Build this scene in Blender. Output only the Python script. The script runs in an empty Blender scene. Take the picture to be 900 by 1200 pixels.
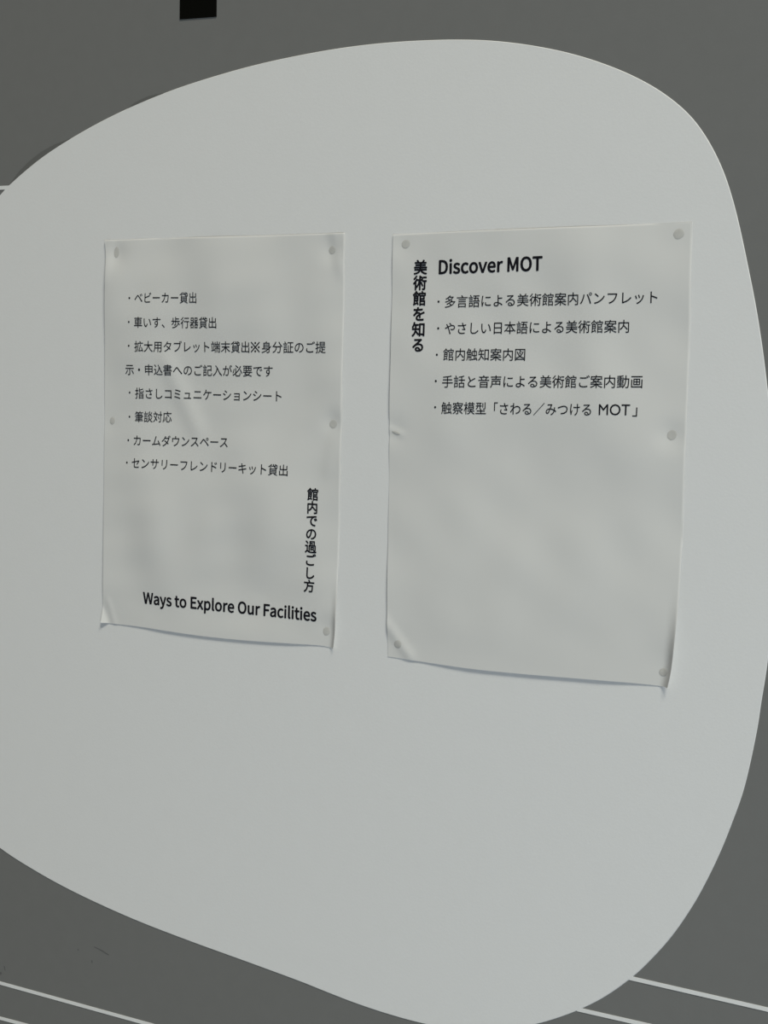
import bpy, bmesh, math, random
from mathutils import Vector, Matrix
from mathutils.geometry import tessellate_polygon
from mathutils.bvhtree import BVHTree

scene = bpy.context.scene
COL = scene.collection
Z0 = 1.64                       # height of the notices' top edge above the floor
MM = 0.001

# ------------------------------------------------------------------ camera
cam_d = bpy.data.cameras.new('camera')
cam = bpy.data.objects.new('camera', cam_d)
COL.objects.link(cam)
yaw, pitch, roll, F_PX = -0.47831018, -0.07449210, 0.02306911, 1790.0867
fwd = Vector((math.sin(yaw) * math.cos(pitch), math.cos(yaw) * math.cos(pitch), math.sin(pitch)))
rgt = Vector((math.cos(yaw), -math.sin(yaw), 0.0))
up = rgt.cross(fwd)
r2 = math.cos(roll) * rgt + math.sin(roll) * up
u2 = -math.sin(roll) * rgt + math.cos(roll) * up
rot = Matrix((r2, u2, -fwd)).transposed()
cam.matrix_world = Matrix.Translation((1.04878322, -1.34957959, Z0 - 0.16425817)) @ rot.to_4x4()
cam_d.sensor_fit = 'HORIZONTAL'
cam_d.sensor_width = 36.0
cam_d.lens = 36.0 * F_PX / 900.0
cam_d.clip_start = 0.01
scene.camera = cam

# ------------------------------------------------------------------ world, lamps, exposure
world = bpy.data.worlds.new('world')
scene.world = world
world.use_nodes = True
bg = world.node_tree.nodes['Background']
bg.inputs['Color'].default_value = (0.98, 1.0, 0.97, 1)
bg.inputs['Strength'].default_value = 0.09


def area(name, loc, target, size, energy, color):
    d = bpy.data.lights.new(name, 'AREA')
    d.shape = 'RECTANGLE'
    d.size, d.size_y = size
    d.energy = energy
    d.color = color
    o = bpy.data.objects.new(name, d)
    COL.objects.link(o)
    o.location = loc
    o.rotation_euler = (Vector(target) - Vector(loc)).to_track_quat('-Z', 'Y').to_euler()
    return o


# daylight coming down from high on the right, and an added cool fill lamp low on the right
area('skylight', (4.6, -4.2, 10.2), (0.25, 0, 1.4), (3.0, 2.2), 860, (1.0, 0.975, 0.86))
area('low_cool_fill', (2.7, -3.2, 0.5), (0.25, 0, 1.1), (2.4, 0.7), 46, (0.68, 0.83, 1.0))  # added fill, no real source: brightens and cools the lower wall

scene.view_settings.view_transform = 'Standard'
scene.view_settings.look = 'None'
scene.view_settings.gamma = 1.0
scene.view_settings.use_curve_mapping = False
scene.view_settings.exposure = 0.085


# ------------------------------------------------------------------ materials
def material(name, col, rough=0.8, spec=0.25, mottle=0.0, mottle_scale=30, bump=0.0, bump_scale=500):
    m = bpy.data.materials.new(name)
    m.use_nodes = True
    nt = m.node_tree
    b = nt.nodes['Principled BSDF']
    b.inputs['Roughness'].default_value = rough
    b.inputs['Specular IOR Level'].default_value = spec
    tc = nt.nodes.new('ShaderNodeTexCoord')
    n = nt.nodes.new('ShaderNodeTexNoise')
    n.inputs['Scale'].default_value = mottle_scale
    n.inputs['Detail'].default_value = 5
    nt.links.new(tc.outputs['Object'], n.inputs['Vector'])
    r = nt.nodes.new('ShaderNodeMapRange')
    r.inputs['From Min'].default_value = 0.25
    r.inputs['From Max'].default_value = 0.75
    r.inputs['To Min'].default_value = 1 - mottle
    r.inputs['To Max'].default_value = 1 + mottle
    nt.links.new(n.outputs['Fac'], r.inputs['Value'])
    x = nt.nodes.new('ShaderNodeVectorMath')
    x.operation = 'SCALE'
    x.inputs[0].default_value = col
    nt.links.new(r.outputs['Result'], x.inputs['Scale'])
    nt.links.new(x.outputs['Vector'], b.inputs['Base Color'])
    if bump:
        n2 = nt.nodes.new('ShaderNodeTexNoise')
        n2.inputs['Scale'].default_value = bump_scale
        n2.inputs['Detail'].default_value = 3
        nt.links.new(tc.outputs['Object'], n2.inputs['Vector'])
        bp = nt.nodes.new('ShaderNodeBump')
        bp.inputs['Strength'].default_value = bump
        bp.inputs['Distance'].default_value = 0.0005
        nt.links.new(n2.outputs['Fac'], bp.inputs['Height'])
        nt.links.new(bp.outputs['Normal'], b.inputs['Normal'])
    return m


M_GREY = material('grey_wall_paint', (0.171, 0.171, 0.163), 0.75, 0.25, 0.02, 60, 0.12, 420)
M_WHITE = material('white_wall_film', (0.742, 0.739, 0.722), 0.65, 0.25, 0.006, 40, 0.16, 420)
M_BLACK = material('black_film', (0.004, 0.004, 0.003), 0.9, 0.02)
M_PAPER = material('printer_paper', (0.68, 0.673, 0.645), 0.85, 0.15, 0.008, 25, 0.05, 900)
M_INK = material('black_ink', (0.008, 0.008, 0.011), 0.8, 0.1)
M_DOT = material('adhesive_and_crease_grey', (0.535, 0.525, 0.49), 0.85, 0.1, 0.04, 200)
M_SCUFF = material('scuff_grey', (0.122, 0.122, 0.117), 0.85, 0.1)
M_OVER = material('darker_touch_up_paint', (0.132, 0.132, 0.124), 0.8, 0.15)
M_FLOOR = material('concrete_floor', (0.34, 0.335, 0.32), 0.5, 0.3, 0.08, 3, 0.05, 120)


# ------------------------------------------------------------------ helpers
def link(name, me, mat, parent=None):
    o = bpy.data.objects.new(name, me)
    COL.objects.link(o)
    if mat:
        me.materials.append(mat)
    if parent:
        o.parent = parent
        o.matrix_parent_inverse = Matrix.Identity(4)
    return o


def tag(o, label=None, cat=None, group=None, kind=None):
    for k, v in (('label', label), ('category', cat), ('group', group), ('kind', kind)):
        if v:
            o[k] = v
    return o


def box_mesh(name, lo, hi, bevel=0.0):
    bm = bmesh.new()
    bmesh.ops.create_cube(bm, size=1)
    for v in bm.verts:
        v.co = Vector([lo[i] + (v.co[i] + 0.5) * (hi[i] - lo[i]) for i in range(3)])
    if bevel:
        bmesh.ops.bevel(bm, geom=bm.edges[:], offset=bevel, segments=2, affect='EDGES', profile=0.5)
    me = bpy.data.meshes.new(name)
    bm.to_mesh(me)
    bm.free()
    return me


def catmull(pts, closed, n):
    out = []
    N = len(pts)
    for i in range(N if closed else N - 1):
        if closed:
            p0, p1, p2, p3 = (pts[(i + k) % N] for k in (-1, 0, 1, 2))
        else:
            p0, p1, p2, p3 = (pts[min(max(i + k, 0), N - 1)] for k in (-1, 0, 1, 2))
        d1 = max(1e-6, math.dist(p0, p1) ** .5)
        d2 = max(1e-6, math.dist(p1, p2) ** .5)
        d3 = max(1e-6, math.dist(p2, p3) ** .5)
        for j in range(n):
            t = j / n
            q = []
            for a, b, c, d in zip(p0, p1, p2, p3):
                if d1 < 1e-3:
                    a = 2 * b - c
                    e1 = d2
                else:
                    e1 = d1
                if d3 < 1e-3:
                    d = 2 * c - b
                    e3 = d2
                else:
                    e3 = d3
                m1 = (c - b) + d2 * ((b - a) / e1 - (c - a) / (e1 + d2))
                m2 = (c - b) + d2 * ((d - c) / e3 - (d - b) / (d2 + e3))
                q.append((2 * t**3 - 3 * t**2 + 1) * b + (t**3 - 2 * t**2 + t) * m1
                         + (-2 * t**3 + 3 * t**2) * c + (t**3 - t**2) * m2)
            out.append(tuple(q))
    if not closed:
        out.append(tuple(pts[-1]))
    return out


def film(name, pts_mm, thick, y0=0.0, bevel=0.0):
    """a flat film on the wall: outline in wall millimetres, real thickness"""
    bm = bmesh.new()
    n = len(pts_mm)
    ring = lambda pts, y: [bm.verts.new((p[0] * MM, y, Z0 + p[1] * MM)) for p in pts]
    b = ring(pts_mm, y0)
    inner = pts_mm
    if bevel:
        inner = []
        for i in range(n):
            a, c = pts_mm[i - 1], pts_mm[(i + 1) % n]
            dx, dz = c[0] - a[0], c[1] - a[1]
            L = math.hypot(dx, dz) or 1
            inner.append((pts_mm[i][0] + dz / L * bevel, pts_mm[i][1] - dx / L * bevel))
    f = ring(inner, y0 - thick)
    bm.faces.new(f)
    bm.faces.new(b[::-1])
    for i in range(n):
        bm.faces.new((b[i], b[(i + 1) % n], f[(i + 1) % n], f[i]))
    bmesh.ops.triangulate(bm, faces=[g for g in bm.faces if len(g.verts) > 4])
    bmesh.ops.recalc_face_normals(bm, faces=bm.faces[:])
    me = bpy.data.meshes.new(name)
    bm.to_mesh(me)
    bm.free()
    return me


# ------------------------------------------------------------------ the setting
wall = tag(link('wall_front', box_mesh('wall_front', (-2.6, 0, 0), (2.6, 0.12, 2.9)), M_GREY), kind='structure')
floor = tag(link('floor', box_mesh('floor', (-2.6, -3.2, -0.1), (2.6, 0.12, 0.0)), M_FLOOR), kind='structure')

# ------------------------------------------------------------------ the white rounded shape
BLOB = [(-149.6,54.3),(-134.7,66.0),(-88.3,94.0),(-29.1,119.9),(28.2,139.5),(83.7,154.2),(137.4,164.8),(189.6,172.8),
 (240.2,178.1),(289.4,181.4),(337.1,182.3),(383.6,180.9),(419.9,178.4),(451.0,174.8),(486.0,168.4),(524.5,158.6),
 (558.1,147.0),(591.1,132.3),(619.6,115.5),(643.8,95.8),(660.1,76.2),(676.6,47.4),(689.3,14.1),(707.2,-53.5),
 (716.4,-94.6),(725.9,-149.3),(732.9,-204.0),(737.3,-263.9),(738.2,-332.0),(735.8,-390.5),(731.9,-425.6),
 (728.7,-454.2),(719.4,-507.1),(710.3,-538.4),(701.0,-566.1),(690.3,-592.9),(678.1,-619.4),(658.3,-653.9),
 (637.3,-682.3),(622.8,-699.0),(597.1,-723.0),(572.2,-741.0),(549.2,-754.5),(529.3,-764.4),(502.9,-775.1),
 (471.3,-783.6),(439.0,-788.9),(410.7,-790.3),(391.5,-790.2),(359.1,-788.4),(325.9,-785.1),(292.1,-780.3),
 (266.8,-776.4),(196.4,-767.6),(122.5,-758.8),(46.2,-748.0),(-33.4,-732.3),(-89.2,-717.5),(-145.4,-698.0),
 (-215,-662),(-270,-610),(-312,-530),(-332,-430),(-332,-320),(-312,-200),(-275,-100),(-215,-8)]
blob = link('wall_graphic', film('wall_graphic', catmull(BLOB, True, 6), 0.0006, 0.0, 0.55), M_WHITE)
tag(blob, 'large white rounded shape on the grey wall behind both paper notices', 'wall graphic')


def stripe(x0, z0, x1, z1, label, w=3.9):
    t = Vector((x1 - x0, z1 - z0)).normalized()
    nx, nz = -t.y * w / 2, t.x * w / 2
    pts = [(x0 + nx, z0 + nz), (x1 + nx, z1 + nz), (x1 - nx, z1 - nz), (x0 - nx, z0 - nz)]
    return tag(link('white_stripe', film('white_stripe', pts, 0.0005, 0.0, 0.0), M_WHITE), label, 'stripe',
               'white stripes on the grey wall')


stripe(-2300, -820.9, 2300, -903.4, 'upper of two thin white stripes at the lower left, below the white shape')
stripe(-2300, -904.3, 2300, -899.3, 'lower of the two thin white stripes, cutting the bottom left corner of the photo')
stripe(618, -700.7, 2300, -744.6, 'upper of two thin white stripes running right from the lower right of the white shape')
stripe(569, -741.5, 2300, -760.9, 'lower of two thin white stripes running right from the bottom of the white shape')
stripe(-2300, 78, -134, 62.5, 'short thin white stripe meeting the upper left edge of the white shape', 4.3)

# the black rectangle above
blk = link('black_sticker', film('black_sticker', [(94.5, 226.9), (140.5, 225.5), (140.2, 272), (94.4, 273)], 0.0008), M_BLACK)
tag(blk, 'small matte black rectangle on the grey wall above the white shape', 'sticker')

# scuffs and touch-up paint on the grey wall
SCUFFS = [[(-7, -789.6), (4, -791.5), (14, -795.0), (13.6, -796.1), (3, -793.0), (-7, -790.4)],
          [(-10.5, -806), (-9, -806.5), (-9.2, -809.5), (-10.6, -809)],
          [(-30.5, -797), (-29, -797), (-29, -798.6), (-30.5, -798.6)],
          [(-145.5, -846.5), (-142.2, -846.2), (-142.0, -849), (-145.5, -849.6)],
          [(-139, -838), (-137.4, -838.2), (-136, -843), (-137.4, -843)]]
for s in SCUFFS:
    link('scuff', film('scuff', s, 0.00012), M_SCUFF, wall)


def band(pts, w):
    top = [(x - 0.5 * w * k, z + w * k) for (x, z), k in zip(pts, [0.1, .8, 1, 1, .7, .1])]
    return top + pts[::-1]


for b, w in ((catmull(BLOB, True, 1)[1:4], 5.5), (catmull(BLOB, True, 1)[4:6], 3.0)):
    a, c = b[0], b[-1]
    mid = b[1] if len(b) > 2 else ((a[0] + c[0]) / 2 - .2, (a[1] + c[1]) / 2 + .4)
    p = catmull([a, mid, c], False, 3)[:6]
    link('touch_up_smear', film('touch_up_smear', band(p, w), 0.0003), M_OVER, wall)


# ------------------------------------------------------------------ paper notices
def smooth(t):
    t = min(1.0, max(0.0, t))
    return t * t * (3 - 2 * t)


def polyline(pts, ts):
    """resample a smooth curve through the points by arc length"""
    c = catmull(pts, False, 8)
    s = [0.0]
    for a, b in zip(c, c[1:]):
        s.append(s[-1] + math.dist(a, b))
    out = []
    k = 0
    for t in ts:
        d = s[-1] * t
        while k < len(s) - 2 and s[k + 1] < d:
            k += 1
        t = (d - s[k]) / max(1e-9, s[k + 1] - s[k])
        out.append(tuple(a + (b - a) * min(1, t) for a, b in zip(c[k], c[k + 1])))
    return out


class Waves:
    def __init__(self, seed, n, amp, lo, hi):
        rnd = random.Random(seed)
        self.w = []
        for _ in range(n):
            wl = rnd.uniform(lo, hi)
            a = rnd.uniform(0, math.tau)
            self.w.append((math.cos(a) / wl * math.tau, math.sin(a) / wl * math.tau, rnd.uniform(0, math.tau),
                           amp * wl / hi / math.sqrt(n)))

    def __call__(self, x, z):
        return sum(a * math.sin(kx * x + kz * z + p) for kx, kz, p, a in self.w)


def ridge(x, z, a, b, w, amp):
    """soft crease along the segment a-b"""
    ax, az = a
    dx, dz = b[0] - ax, b[1] - az
    L2 = dx * dx + dz * dz
    t = ((x - ax) * dx + (z - az) * dz) / L2
    k = math.exp(-(max(0, -t, t - 1) * math.sqrt(L2) / (1.5 * w)) ** 2)
    s = ((x - ax) * dz - (z - az) * dx) / math.sqrt(L2)
    return amp * k * math.exp(-(s / w) ** 2)


def notice(name, label, top, bottom, left, right, height):
    root = bpy.data.objects.new(name, None)
    COL.objects.link(root)
    root.empty_display_size = 0.05
    org = Vector((bottom[0][0] * MM, 0.0, Z0 + bottom[0][1] * MM))
    root.location = org
    tag(root, label, 'notice', 'paper notices on the white shape')
    US = [0, .0016, .0034, .0055] + [i / 130 for i in range(1, 130)] + [.9945, .9966, .9984, 1]
    VS = [0, .0012, .0025, .004] + [i / 180 for i in range(1, 180)] + [.996, .9975, .9988, 1]
    NU, NV = len(US) - 1, len(VS) - 1
    T, B, L, R = polyline(top, US), polyline(bottom, US), polyline(left, VS), polyline(right, VS)
    co = []
    for j in range(NV + 1):
        v = VS[j]
        for i in range(NU + 1):
            u = US[i]
            x, z = [(1 - v) * T[i][k] + v * B[i][k] + (1 - u) * L[j][k] + u * R[j][k]
                    - (1 - u) * (1 - v) * T[0][k] - u * (1 - v) * T[-1][k]
                    - (1 - u) * v * B[0][k] - u * v * B[-1][k] for k in (0, 1)]
            h = max(0.3, height(x, z, u, v) - 0.45 * max(0, 1 - (1 - u) * 300 / 1.7) ** 2 - 0.4 * max(0, 1 - v * 420 / 1.5) ** 2)
            co.append((x * MM, -(0.0006 + h * MM), Z0 + z * MM))
    th = 0.00025
    bm = bmesh.new()
    fv = [bm.verts.new(Vector(c) - org) for c in co]
    bv = [bm.verts.new(Vector((c[0], c[1] + th, c[2])) - org) for c in co]
    W = NU + 1
    polys = []
    for j in range(NV):
        for i in range(NU):
            q = (j * W + i, (j + 1) * W + i, (j + 1) * W + i + 1, j * W + i + 1)
            bm.faces.new([fv[k] for k in q]).smooth = True
            bm.faces.new([bv[k] for k in q[::-1]]).smooth = True
            polys.append(q)
    edge = ([i for i in range(NU)] + [j * W + NU for j in range(NV)] + [NV * W + i for i in range(NU, 0, -1)]
            + [j * W for j in range(NV, 0, -1)])
    for a, b in zip(edge, edge[1:] + edge[:1]):
        bm.faces.new((fv[a], fv[b], bv[b], bv[a]))
    for e in bm.edges:
        if any(not f.smooth for f in e.link_faces):
            e.smooth = False
    me = bpy.data.meshes.new('sheet')
    bm.to_mesh(me)
    bm.free()
    link('sheet', me, M_PAPER, root)
    bvh = BVHTree.FromPolygons(co, polys)
    return root, org, bvh


def on_sheet(bvh, x, z, lift):
    hit = bvh.ray_cast(Vector((x * MM, -0.2, Z0 + z * MM)), Vector((0, 1, 0)))[0]
    return Vector((x * MM, (hit.y if hit else -0.002) - lift, Z0 + z * MM))


# lettering outlines for the bold grotesque headings: advance, loops (thousandths of an em)
GLYPHS = {
 'D': (688, ['101,0 288,0 435,25 541,98 607,213 629,369 607,525 541,639 433,709 284,733 101,733', '193,76 193,658 276,658 389,639 470,583 518,493 534,369 518,245 470,153 389,96 276,76']),
 'E': (589, ['101,0 534,0 534,79 193,79 193,346 471,346 471,425 193,425 193,655 523,655 523,733 101,733']),
 'F': (552, ['101,0 193,0 193,329 473,329 473,407 193,407 193,655 523,655 523,733 101,733']),
 'M': (812, ['101,0 184,0 184,406 183,457 180,514 176,570 172,622 176,622 235,455 374,74 436,74 574,455 633,622 637,622 633,570 629,514 626,457 625,406 625,0 711,0 711,733 600,733 460,341 448,303 435,265 423,226 409,188 405,188 392,226 379,265 366,303 352,341 212,733 101,733']),
 'O': (742, ['371,-13 498,14 596,90 661,210 684,369 661,527 597,646 498,720 371,746 244,720 146,646 81,527 58,369 81,210 146,90 244,14', '371,68 281,89 213,150 169,245 153,369 169,492 213,586 281,644 371,665 461,644 530,586 574,492 589,369 574,245 530,150 461,89']),
 'T': (599, ['253,0 346,0 346,655 568,655 568,733 31,733 31,655 253,655']),
 'W': (878, ['181,0 291,0 400,442 409,485 419,526 428,567 437,609 441,609 450,567 459,526 468,485 477,442 588,0 700,0 851,733 763,733 684,334 674,275 664,215 654,156 644,96 638,96 625,156 612,216 599,275 586,334 484,733 399,733 298,334 285,275 271,215 258,156 246,96 242,96 231,156 220,215 209,275 198,334 121,733 26,733']),
 'a': (563, ['217,-13 266,-7 313,10 356,35 397,65 400,65 408,0 483,0 483,334 472,426 439,496 380,541 295,557 231,550 174,534 124,511 82,486 117,423 152,444 191,463 234,476 280,481 335,469 369,439 387,395 392,344 243,318 139,277 79,219 59,141 71,76 104,27 154,-3', '243,61 205,66 175,81 154,107 147,147 160,195 201,233 277,263 392,283 392,132 354,101 317,79 281,65']),
 'c': (510, ['306,-13 354,-8 400,5 443,27 482,55 442,117 415,96 384,79 350,67 314,63 246,78 193,120 158,186 146,271 159,356 194,422 249,465 317,480 347,477 375,467 401,452 425,433 471,493 440,517 404,538 362,552 313,557 213,538 130,482 73,392 52,271 71,151 125,62 206,6']),
 'e': (554, ['312,-13 364,-9 411,3 453,20 490,42 458,103 427,85 394,71 360,63 322,60 251,73 196,112 158,171 142,250 508,250 509,261 511,274 512,287 512,302 498,407 456,488 388,539 295,557 205,537 127,480 73,390 52,271 72,151 128,62 210,6', '141,315 159,387 194,440 242,473 297,484 354,473 396,441 423,388 432,315']),
 'i': (275, ['92,0 184,0 184,543 92,543', '138,655 163,659 182,672 195,691 199,716 195,740 182,759 163,771 138,775 113,771 95,759 82,740 78,716 82,691 95,672 113,659']),
 'l': (284, ['188,-13 205,-12 219,-11 231,-8 241,-5 228,65 209,63 199,65 191,72 186,84 184,102 184,796 92,796 92,108 97,57 115,19 144,-5']),
 'o': (606, ['303,-13 398,6 478,62 533,151 554,271 533,392 478,482 398,538 303,557 208,538 128,482 73,392 52,271 73,151 128,62 208,6', '303,63 239,78 189,120 157,186 146,271 157,356 189,422 239,465 303,480 367,465 417,422 450,356 461,271 450,186 417,120 367,78']),
 'p': (620, ['92,-229 184,-229 184,-45 181,50 218,23 256,3 294,-9 331,-13 420,7 496,64 548,156 567,280 553,394 512,482 444,537 351,557 304,551 259,534 217,509 178,480 176,480 167,543 92,543', '316,64 287,67 255,76 220,94 184,120 184,406 222,438 259,461 294,475 328,480 394,466 439,425 464,361 472,279 460,189 428,121 378,79']),
 'r': (388, ['92,0 184,0 184,349 214,408 249,446 285,468 320,475 335,474 348,473 360,470 373,466 390,545 377,551 364,554 349,556 332,557 288,549 247,526 210,491 178,444 176,444 167,543 92,543']),
 's': (468, ['234,-13 319,0 381,34 418,86 431,148 416,213 378,258 325,289 266,313 222,330 185,350 159,374 149,407 155,437 174,463 205,480 250,486 284,482 316,472 345,457 373,438 417,495 383,519 343,539 298,552 249,557 170,545 111,512 74,463 62,403 76,343 112,300 163,269 220,246 265,228 305,207 333,179 344,143 337,110 318,83 284,65 237,58 191,63 150,76 112,96 76,123 32,62 74,32 123,8 177,-7']),
 't': (377, ['262,-13 288,-11 314,-7 339,0 363,7 345,76 331,70 315,66 299,62 283,61 243,68 217,88 203,121 199,165 199,469 347,469 347,543 199,543 199,696 123,696 113,543 27,538 27,469 108,469 108,168 116,94 142,37 189,0']),
 'u': (607, ['251,-13 303,-6 349,14 391,45 430,85 433,85 440,0 516,0 516,543 425,543 425,158 388,117 353,88 317,71 278,66 232,74 200,100 182,145 176,210 176,543 84,543 84,199 94,107 124,41 176,1']),
 'v': (521, ['209,0 316,0 508,543 418,543 315,234 303,194 290,154 277,113 265,74 260,74 248,113 235,154 223,194 210,234 108,543 13,543']),
 'x': (498, ['15,0 111,0 184,127 198,152 212,176 225,200 239,224 244,224 260,200 275,176 289,152 303,127 383,0 483,0 304,274 469,543 374,543 307,424 295,401 283,379 271,356 259,333 254,333 240,356 227,378 214,401 201,424 128,543 29,543 194,283']),
 'y': (521, ['101,-234 173,-220 229,-180 271,-120 304,-46 508,543 419,543 321,242 310,204 299,165 288,126 277,88 272,88 258,127 244,166 231,205 218,242 108,543 13,543 231,-1 219,-42 199,-89 172,-126 139,-150 97,-159 86,-158 75,-156 64,-153 55,-150 37,-223 51,-228 66,-231 83,-233']),
}


def grotesque(body):
    vs, fs, x = [], [], 0
    for ch in body:
        if ch == ' ':
            x += 224
            continue
        adv, loops = GLYPHS[ch]
        pts = [[Vector((x + float(a), float(b), 0)) for a, b in (q.split(',') for q in l.split())] for l in loops]
        o = len(vs)
        vs += [(p.x / 1000, p.y / 1000) for l in pts for p in l]
        for part in ([[p] for p in pts] if ch == 'i' else [pts]):      # the dot of an i is a shape of its own
            fs += [tuple(i + o for i in t) for t in tessellate_polygon(part)]
            o += len(part[0])
        x += adv
    return vs, fs


FONT_CACHE = {}


def glyphs(body):
    """outline mesh of a run of text at size 1: vertices and faces"""
    if body in FONT_CACHE:
        return FONT_CACHE[body]
    c = bpy.data.curves.new('text', 'FONT')
    c.body = body
    c.size = 1
    c.resolution_u = 3
    o = bpy.data.objects.new('text', c)
    COL.objects.link(o)
    bpy.context.view_layer.update()
    dg = bpy.context.evaluated_depsgraph_get()
    m = o.evaluated_get(dg).to_mesh()
    vs = [(v.co.x, v.co.y) for v in m.vertices]
    fs = [tuple(p.vertices) for p in m.polygons]
    o.evaluated_get(dg).to_mesh_clear()
    bpy.data.objects.remove(o)
    bpy.data.curves.remove(c)
    FONT_CACHE[body] = (vs, fs)
    return vs, fs


def ink(name, parent, org, bvh, runs, bold=0.0):
    """printed lettering; runs = list of (verts mm, faces) already laid out on the wall"""
    shifts = [(0, 0)]
    if bold:
        shifts += [(bold * math.cos(k * math.pi / 4), bold * math.sin(k * math.pi / 4)) for k in range(8)]
    vs, fs = [], []
    for v, f in runs:
        for n, (dx, dz) in enumerate(shifts):
            o = len(vs)
            vs += [on_sheet(bvh, x + dx, z + dz, 0.00022 + 0.000004 * n) - org for x, z in v]
            fs += [tuple(i + o for i in q) for q in f]
    me = bpy.data.meshes.new(name)
    me.from_pydata(vs, [], fs)
    me.update()
    # every printed face looks away from the wall
    bm = bmesh.new()
    bm.from_mesh(me)
    bad = [f for f in bm.faces if f.normal.y > 0]
    if bad:
        bmesh.ops.reverse_faces(bm, faces=bad)
    bm.to_mesh(me)
    bm.free()
    return link(name, me, M_INK, parent)


def run_fit(body, x0, x1, z0, z1, em, mid=0.384, source=None):
    """lay a run between ink edges x0..x1; z0/z1 = height of the letters' middle at either end"""
    vs, fs = (source or glyphs)(body)
    a, b = min(v[0] for v in vs), max(v[0] for v in vs)
    out = []
    for x, y in vs:
        t = (x - a) / (b - a)
        out.append((x0 + t * (x1 - x0), z0 + t * (z1 - z0) + (y - mid) * em))
    return out, fs


def run_char(ch, xc, zc, ex, ez):
    """one character centred on its em cell"""
    vs, fs = glyphs(ch)
    return [(xc + (x - 0.49) * ex, zc + (y - 0.384) * ez) for x, y in vs], fs


def reference_mark(xc, zc, w, h):
    """the komejirushi: a diagonal cross with four dots"""
    vs, fs = [], []
    for sx in (1, -1):
        n = len(vs)
        t = 0.045
        q = [(-.42 + t * .7, .42 + t * .7), (-.42 - t * .7, .42 - t * .7), (.42 - t * .7, -.42 - t * .7), (.42 + t * .7, -.42 + t * .7)]
        vs += [(xc + sx * x * w, zc + y * h) for x, y in q]
        fs.append((n, n + 1, n + 2, n + 3))
    for dx, dz in ((0, .35), (0, -.35), (.35, 0), (-.35, 0)):
        n = len(vs)
        vs += [(xc + dx * w + .085 * w * math.cos(k * math.tau / 10), zc + dz * h + .085 * h * math.sin(k * math.tau / 10)) for k in range(10)]
        fs.append(tuple(range(n, n + 10)))
    return vs, fs


def bullet(x, z, d=2.1):
    n = 14
    return [(x + d / 2 * math.cos(k * math.tau / n), z + d / 2 * math.sin(k * math.tau / n)) for k in range(n)], [tuple(range(n))]


def dot(parent, org, bvh, x, z, rx, rz, ang=0.0, label='greyish round adhesive dot or painted dark crease showing at the edge of the paper'):
    bm = bmesh.new()
    rings = [(0.0, 0.00034), (0.35, 0.00033), (0.7, 0.00028), (0.9, 0.0002), (1.0, 0.00008)]
    prev = None
    n = 28
    c, s = math.cos(ang), math.sin(ang)
    rnd = random.Random(int(x * 7 + z * 13))
    wob = [1 + 0.06 * math.sin(k * math.tau / n * 2 + rnd.random()) + rnd.uniform(-.02, .02) for k in range(n)]
    for q, lift in rings:
        if q == 0:
            prev = [bm.verts.new(on_sheet(bvh, x, z, lift) - org)]
            continue
        cur = []
        for k in range(n):
            a, b = rx * q * wob[k] * math.cos(k * math.tau / n), rz * q * wob[k] * math.sin(k * math.tau / n)
            cur.append(bm.verts.new(on_sheet(bvh, x + a * c - b * s, z + a * s + b * c, lift) - org))
        for k in range(n):
            if len(prev) == 1:
                bm.faces.new((prev[0], cur[k], cur[(k + 1) % n]))
            else:
                bm.faces.new((prev[k], cur[k], cur[(k + 1) % n], prev[(k + 1) % n]))
        prev = cur
    for f in bm.faces:
        f.smooth = True
    bmesh.ops.recalc_face_normals(bm, faces=bm.faces[:])
    if sum(f.normal.y for f in bm.faces) > 0:
        bmesh.ops.reverse_faces(bm, faces=bm.faces[:])
    me = bpy.data.meshes.new('adhesive_dot_or_crease')
    bm.to_mesh(me)
    bm.free()
    tag(link('adhesive_dot_or_crease', me, M_DOT, parent), label)


def tent(x, z, a, b, wl, wr, amp):
    """sharp crease along the line a-b, falling away over wl on its left and wr on its right"""
    ax, az = a
    dx, dz = b[0] - ax, b[1] - az
    L = math.hypot(dx, dz)
    t = ((x - ax) * dx + (z - az) * dz) / (L * L)
    s = -((x - ax) * dz - (z - az) * dx) / L
    k = smooth(1 - max(0, t - 0.7) / 0.6)
    return amp * k * (1 - smooth(abs(s) / (wl if s < 0 else wr)) if s < 0 else max(0, 1 - s / wr))


def hang(h, u, v, lo, hi):
    """near the free bottom edge the sheet stands off by lo at the corners and hi between them"""
    k = math.exp(-((1 - v) * 420 / 26) ** 2)
    return h * (1 - k) + k * (lo + (hi - lo) * smooth(u / 0.35) * smooth((1 - u) / 0.25))


def press(x, z, dots, r=14):
    """0 at a stuck dot, 1 away from it"""
    k = 1.0
    for dx, dz in dots:
        k *= 1 - math.exp(-((x - dx) ** 2 + (z - dz) ** 2) / (r * r))
    return k


# ---- left notice
L_DOTS = [(16.1, -12.9), (284.7, -17.5), (12.5, -195.9), (290.3, -191.8), (286.8, -403.4)]
wl1, wl2 = Waves(4, 7, 1.7, 110, 230), Waves(9, 9, 0.42, 35, 80)


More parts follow.
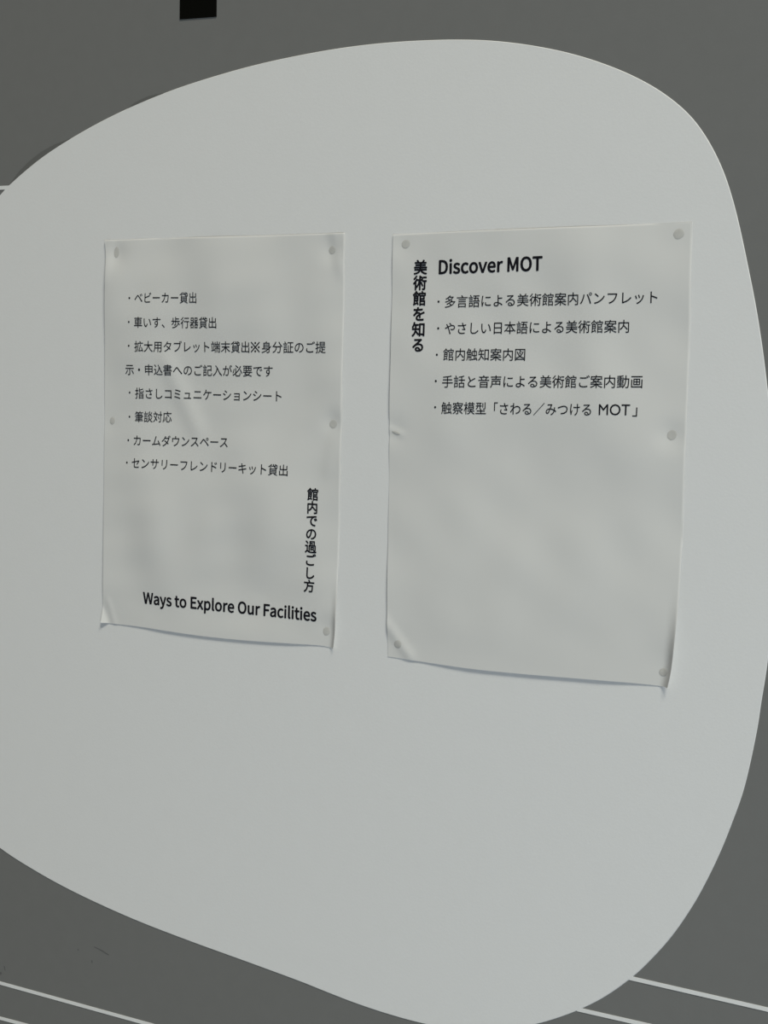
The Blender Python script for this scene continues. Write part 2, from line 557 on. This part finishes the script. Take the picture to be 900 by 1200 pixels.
def left_height(x, z, u, v):
    p = press(x, z, L_DOTS)
    h = 0.5 + p * (1.5 + wl1(x, z) + wl2(x, z))
    h += ridge(x, z, (88, -138), (121, -196), 12, 1.5)                        # buckle in the middle
    h += ridge(x, z, (60, -250), (90, -400), 30, 0.9)
    h += ridge(x, z, (150, -60), (185, -150), 30, 0.7)
    h += ridge(x, z, (250, -230), (205, -330), 26, 0.7)
    h = hang(h, u, v, 0.5, 1.9)
    h += tent(x, z, (287.5, -1), (297.5, -44), 12, 12, 0.8)                  # bent top right corner
    h += ridge(x, z, (296, -186), (286, -235), 8, 0.5)
    h += ridge(x, z, (8, -2), (3, -40), 6, 0.6)
    d = ((11 - x) * 0.92 + (-421 - z) * 0.40)                                # lower left corner folded forward
    h += 0.42 * max(0, d)
    h += ridge(x, z, (10, -396), (20, -423), 3.5, 0.45)
    h += 4.0 * max(0, 1 - (1 - u) * 297 / 7) ** 2 * smooth((-340 - z) / 80)          # right edge rolls out low down
    return h


ltop = [(0.5,-0.1),(76.4,0.1),(131.0,-0.5),(194.3,-0.7),(255.3,-0.9),(299.0,-0.9)]
lbot = [(1.3,-419.5),(59.9,-419.8),(86.0,-420.9),(134.6,-422.2),(184.6,-421.9),(247.3,-419.8),(280.8,-418.8),(296.7,-420.1)]
llef = [(0.5,-0.1),(2.7,-20.0),(2.6,-72.5),(2.3,-196.2),(2.6,-302.3),(3.2,-365.6),(2.8,-391.3),(1.3,-419.5)]
lrig = [(299.0,-0.9),(299.5,-74.5),(300.0,-176.9),(299.7,-231.1),(298.9,-323.8),(298.6,-367.4),(298.1,-405.0),(296.7,-420.1)]
left_notice, lo, lb = notice('paper_notice',
    'left white paper notice with English heading and upright Japanese title at its lower right',
    ltop, lbot, llef, lrig, left_height)
L_LINES = [('ベビーカー貸出', 42.6, 122.7, -62.8, -63.5, (35.8, -63.0)),
           ('車いす、歩行器貸出', 42.9, 148.6, -89.0, -89.8, (35.7, -88.7)),
           ('拡大用タブレット端末貸出※身分証のご提', 43.3, 280.1, -114.9, -114.6, (35.7, -114.3)),
           ('示・申込書へのご記入が必要です', 30.6, 217.3, -139.9, -139.4, None),
           ('指さしコミュニケーションシート', 43.5, 228.1, -165.2, -164.9, (36.0, -164.7)),
           ('筆談対応', 43.2, 91.0, -190.7, -189.8, (35.8, -190.9)),
           ('カームダウンスペース', 42.4, 164.0, -216.3, -214.4, (35.0, -216.4)),
           ('センサリーフレンドリーキット貸出', 40.7, 238.6, -240.8, -240.8, (33.9, -240.8))]
for body, x0, x1, z0, z1, bl in L_LINES:
    if '※' in body:
        a, b = body.split('※')
        runs = [run_fit(a, x0, 189.0, z0, z0, 12.7), reference_mark(196.3, z0, 12.2, 12.2), run_fit(b, 204.0, x1, z0, z1, 12.7)]
    else:
        runs = [run_fit(body, x0, x1, z0, z1, 12.7)]
    if bl:
        runs.append(bullet(*bl))
    ink('text_line', left_notice, lo, lb, runs, 0.06)
ink('vertical_title', left_notice, lo, lb,
    [run_char(c, 268.3 - 2.2 * i / 7, -263.9 - 13.47 * i, 13.6, 13.6) for i, c in enumerate('館内での過ごし方')], 0.32)
ink('heading', left_notice, lo, lb, [run_fit('Ways to Explore Our Facilities', 57.3, 274.8, -387.3, -387.9, 16.4, mid=0.367, source=grotesque)], 0.47)
dot(left_notice, lo, lb, 16.1, -13.5, 3.3, 6.2)
dot(left_notice, lo, lb, 284.7, -17.5, 4.0, 4.3)
dot(left_notice, lo, lb, 12.5, -195.9, 3.6, 4.2)
dot(left_notice, lo, lb, 290.0, -191.8, 4.4, 4.4)
dot(left_notice, lo, lb, 286.8, -403.4, 4.0, 4.6)

# ---- right notice
R_DOTS = [(367.1, -13.7), (640.9, -11.6), (360.7, -198.2), (641.5, -191.8), (369.1, -408.7), (642.5, -408.7)]
wr1, wr2 = Waves(21, 7, 1.5, 120, 240), Waves(33, 9, 0.36, 35, 80)


def right_height(x, z, u, v):
    p = press(x, z, R_DOTS)
    h = 0.5 + p * (1.5 + wr1(x, z) + wr2(x, z))
    h += ridge(x, z, (560, -40), (570, -160), 26, 1.1)
    h += ridge(x, z, (560, -300), (600, -240), 40, 1.2)
    h += ridge(x, z, (420, -200), (400, -300), 30, 0.7)
    h = hang(h, u, v, 0.5, 2.1)
    h += ridge(x, z, (350, -383), (380, -417), 6, 1.2)                       # fold by the lower left dot
    h += ridge(x, z, (352, -194), (366, -199), 3.5, 0.7)
    h += 6.5 * max(0, 1 - (1 - u) * 297 / 10) ** 2 * smooth((-320 - z) / 95)         # right edge rolls out low down
    return h


rtop = [(352.9,-3.9),(444.1,-2.9),(513.7,-2.5),(588.5,-2.0),(652.8,-0.8)]
rbot = [(357.7,-422.4),(401.5,-423.9),(452.1,-425.2),(505.0,-424.6),(577.1,-422.6),(612.4,-421.8),(632.3,-421.7),(647.7,-422.0)]
rlef = [(352.9,-3.9),(353.7,-88.3),(354.1,-192.5),(354.9,-277.3),(355.8,-336.2),(356.7,-379.8),(357.7,-422.4)]
rrig = [(652.8,-0.8),(654.4,-92.1),(654.7,-183.8),(654.7,-235.3),(654.4,-314.4),(653.8,-347.2),(652.5,-380.2),(650.3,-407.1),(647.7,-422.0)]
right_notice, ro, rb = notice('paper_notice',
    'right white paper notice with English heading at its top and blank lower half',
    rtop, rbot, rlef, rrig, right_height)
R_LINES = [('多言語による美術館案内パンフレット', 411.5, 623.7, -70.0, -67.6, (404.5, -69.9)),
           ('やさしい日本語による美術館案内', 412.2, 597.9, -95.8, -93.8, (404.9, -95.6)),
           ('館内触知案内図', 411.4, 496.8, -120.9, -120.3, (404.5, -121.2)),
           ('手話と音声による美術館ご案内動画', 411.4, 612.4, -147.1, -144.0, (404.4, -146.7))]
for body, x0, x1, z0, z1, bl in R_LINES:
    ink('text_line', right_notice, ro, rb, [run_fit(body, x0, x1, z0, z1, 12.7), bullet(*bl)], 0.06)
ink('text_line', right_notice, ro, rb,
    [run_fit('触察模型「さわる／みつける', 411.3, 565.0, -172.6, -170.6, 12.7),
     run_fit('MOT', 572.5, 602.0, -170.4, -170.0, 14.5, mid=0.341),
     run_fit('」', 604.5, 608.8, -169.9, -169.9, 12.7), bullet(404.4, -172.1)], 0.06)
ink('vertical_title', right_notice, ro, rb,
    [run_char(c, 383.7, -36.4 - 15.06 * i, 15.0, 15.0) for i, c in enumerate('美術館を知る')], 0.43)
ink('heading', right_notice, ro, rb, [run_fit('Discover MOT', 404.2, 511.2, -36.8, -35.3, 17.4, mid=0.367, source=grotesque)], 0.52)
dot(right_notice, ro, rb, 367.1, -13.7, 4.6, 4.4)
dot(right_notice, ro, rb, 640.9, -11.6, 4.9, 4.8)
dot(right_notice, ro, rb, 361.5, -198.4, 4.6, 1.7, -0.3)  # narrow grey ellipse painting the dark of the crease at this edge
dot(right_notice, ro, rb, 641.5, -191.8, 4.4, 4.8)
dot(right_notice, ro, rb, 369.1, -408.7, 4.2, 4.2)
dot(right_notice, ro, rb, 641.8, -408.7, 4.2, 4.0)
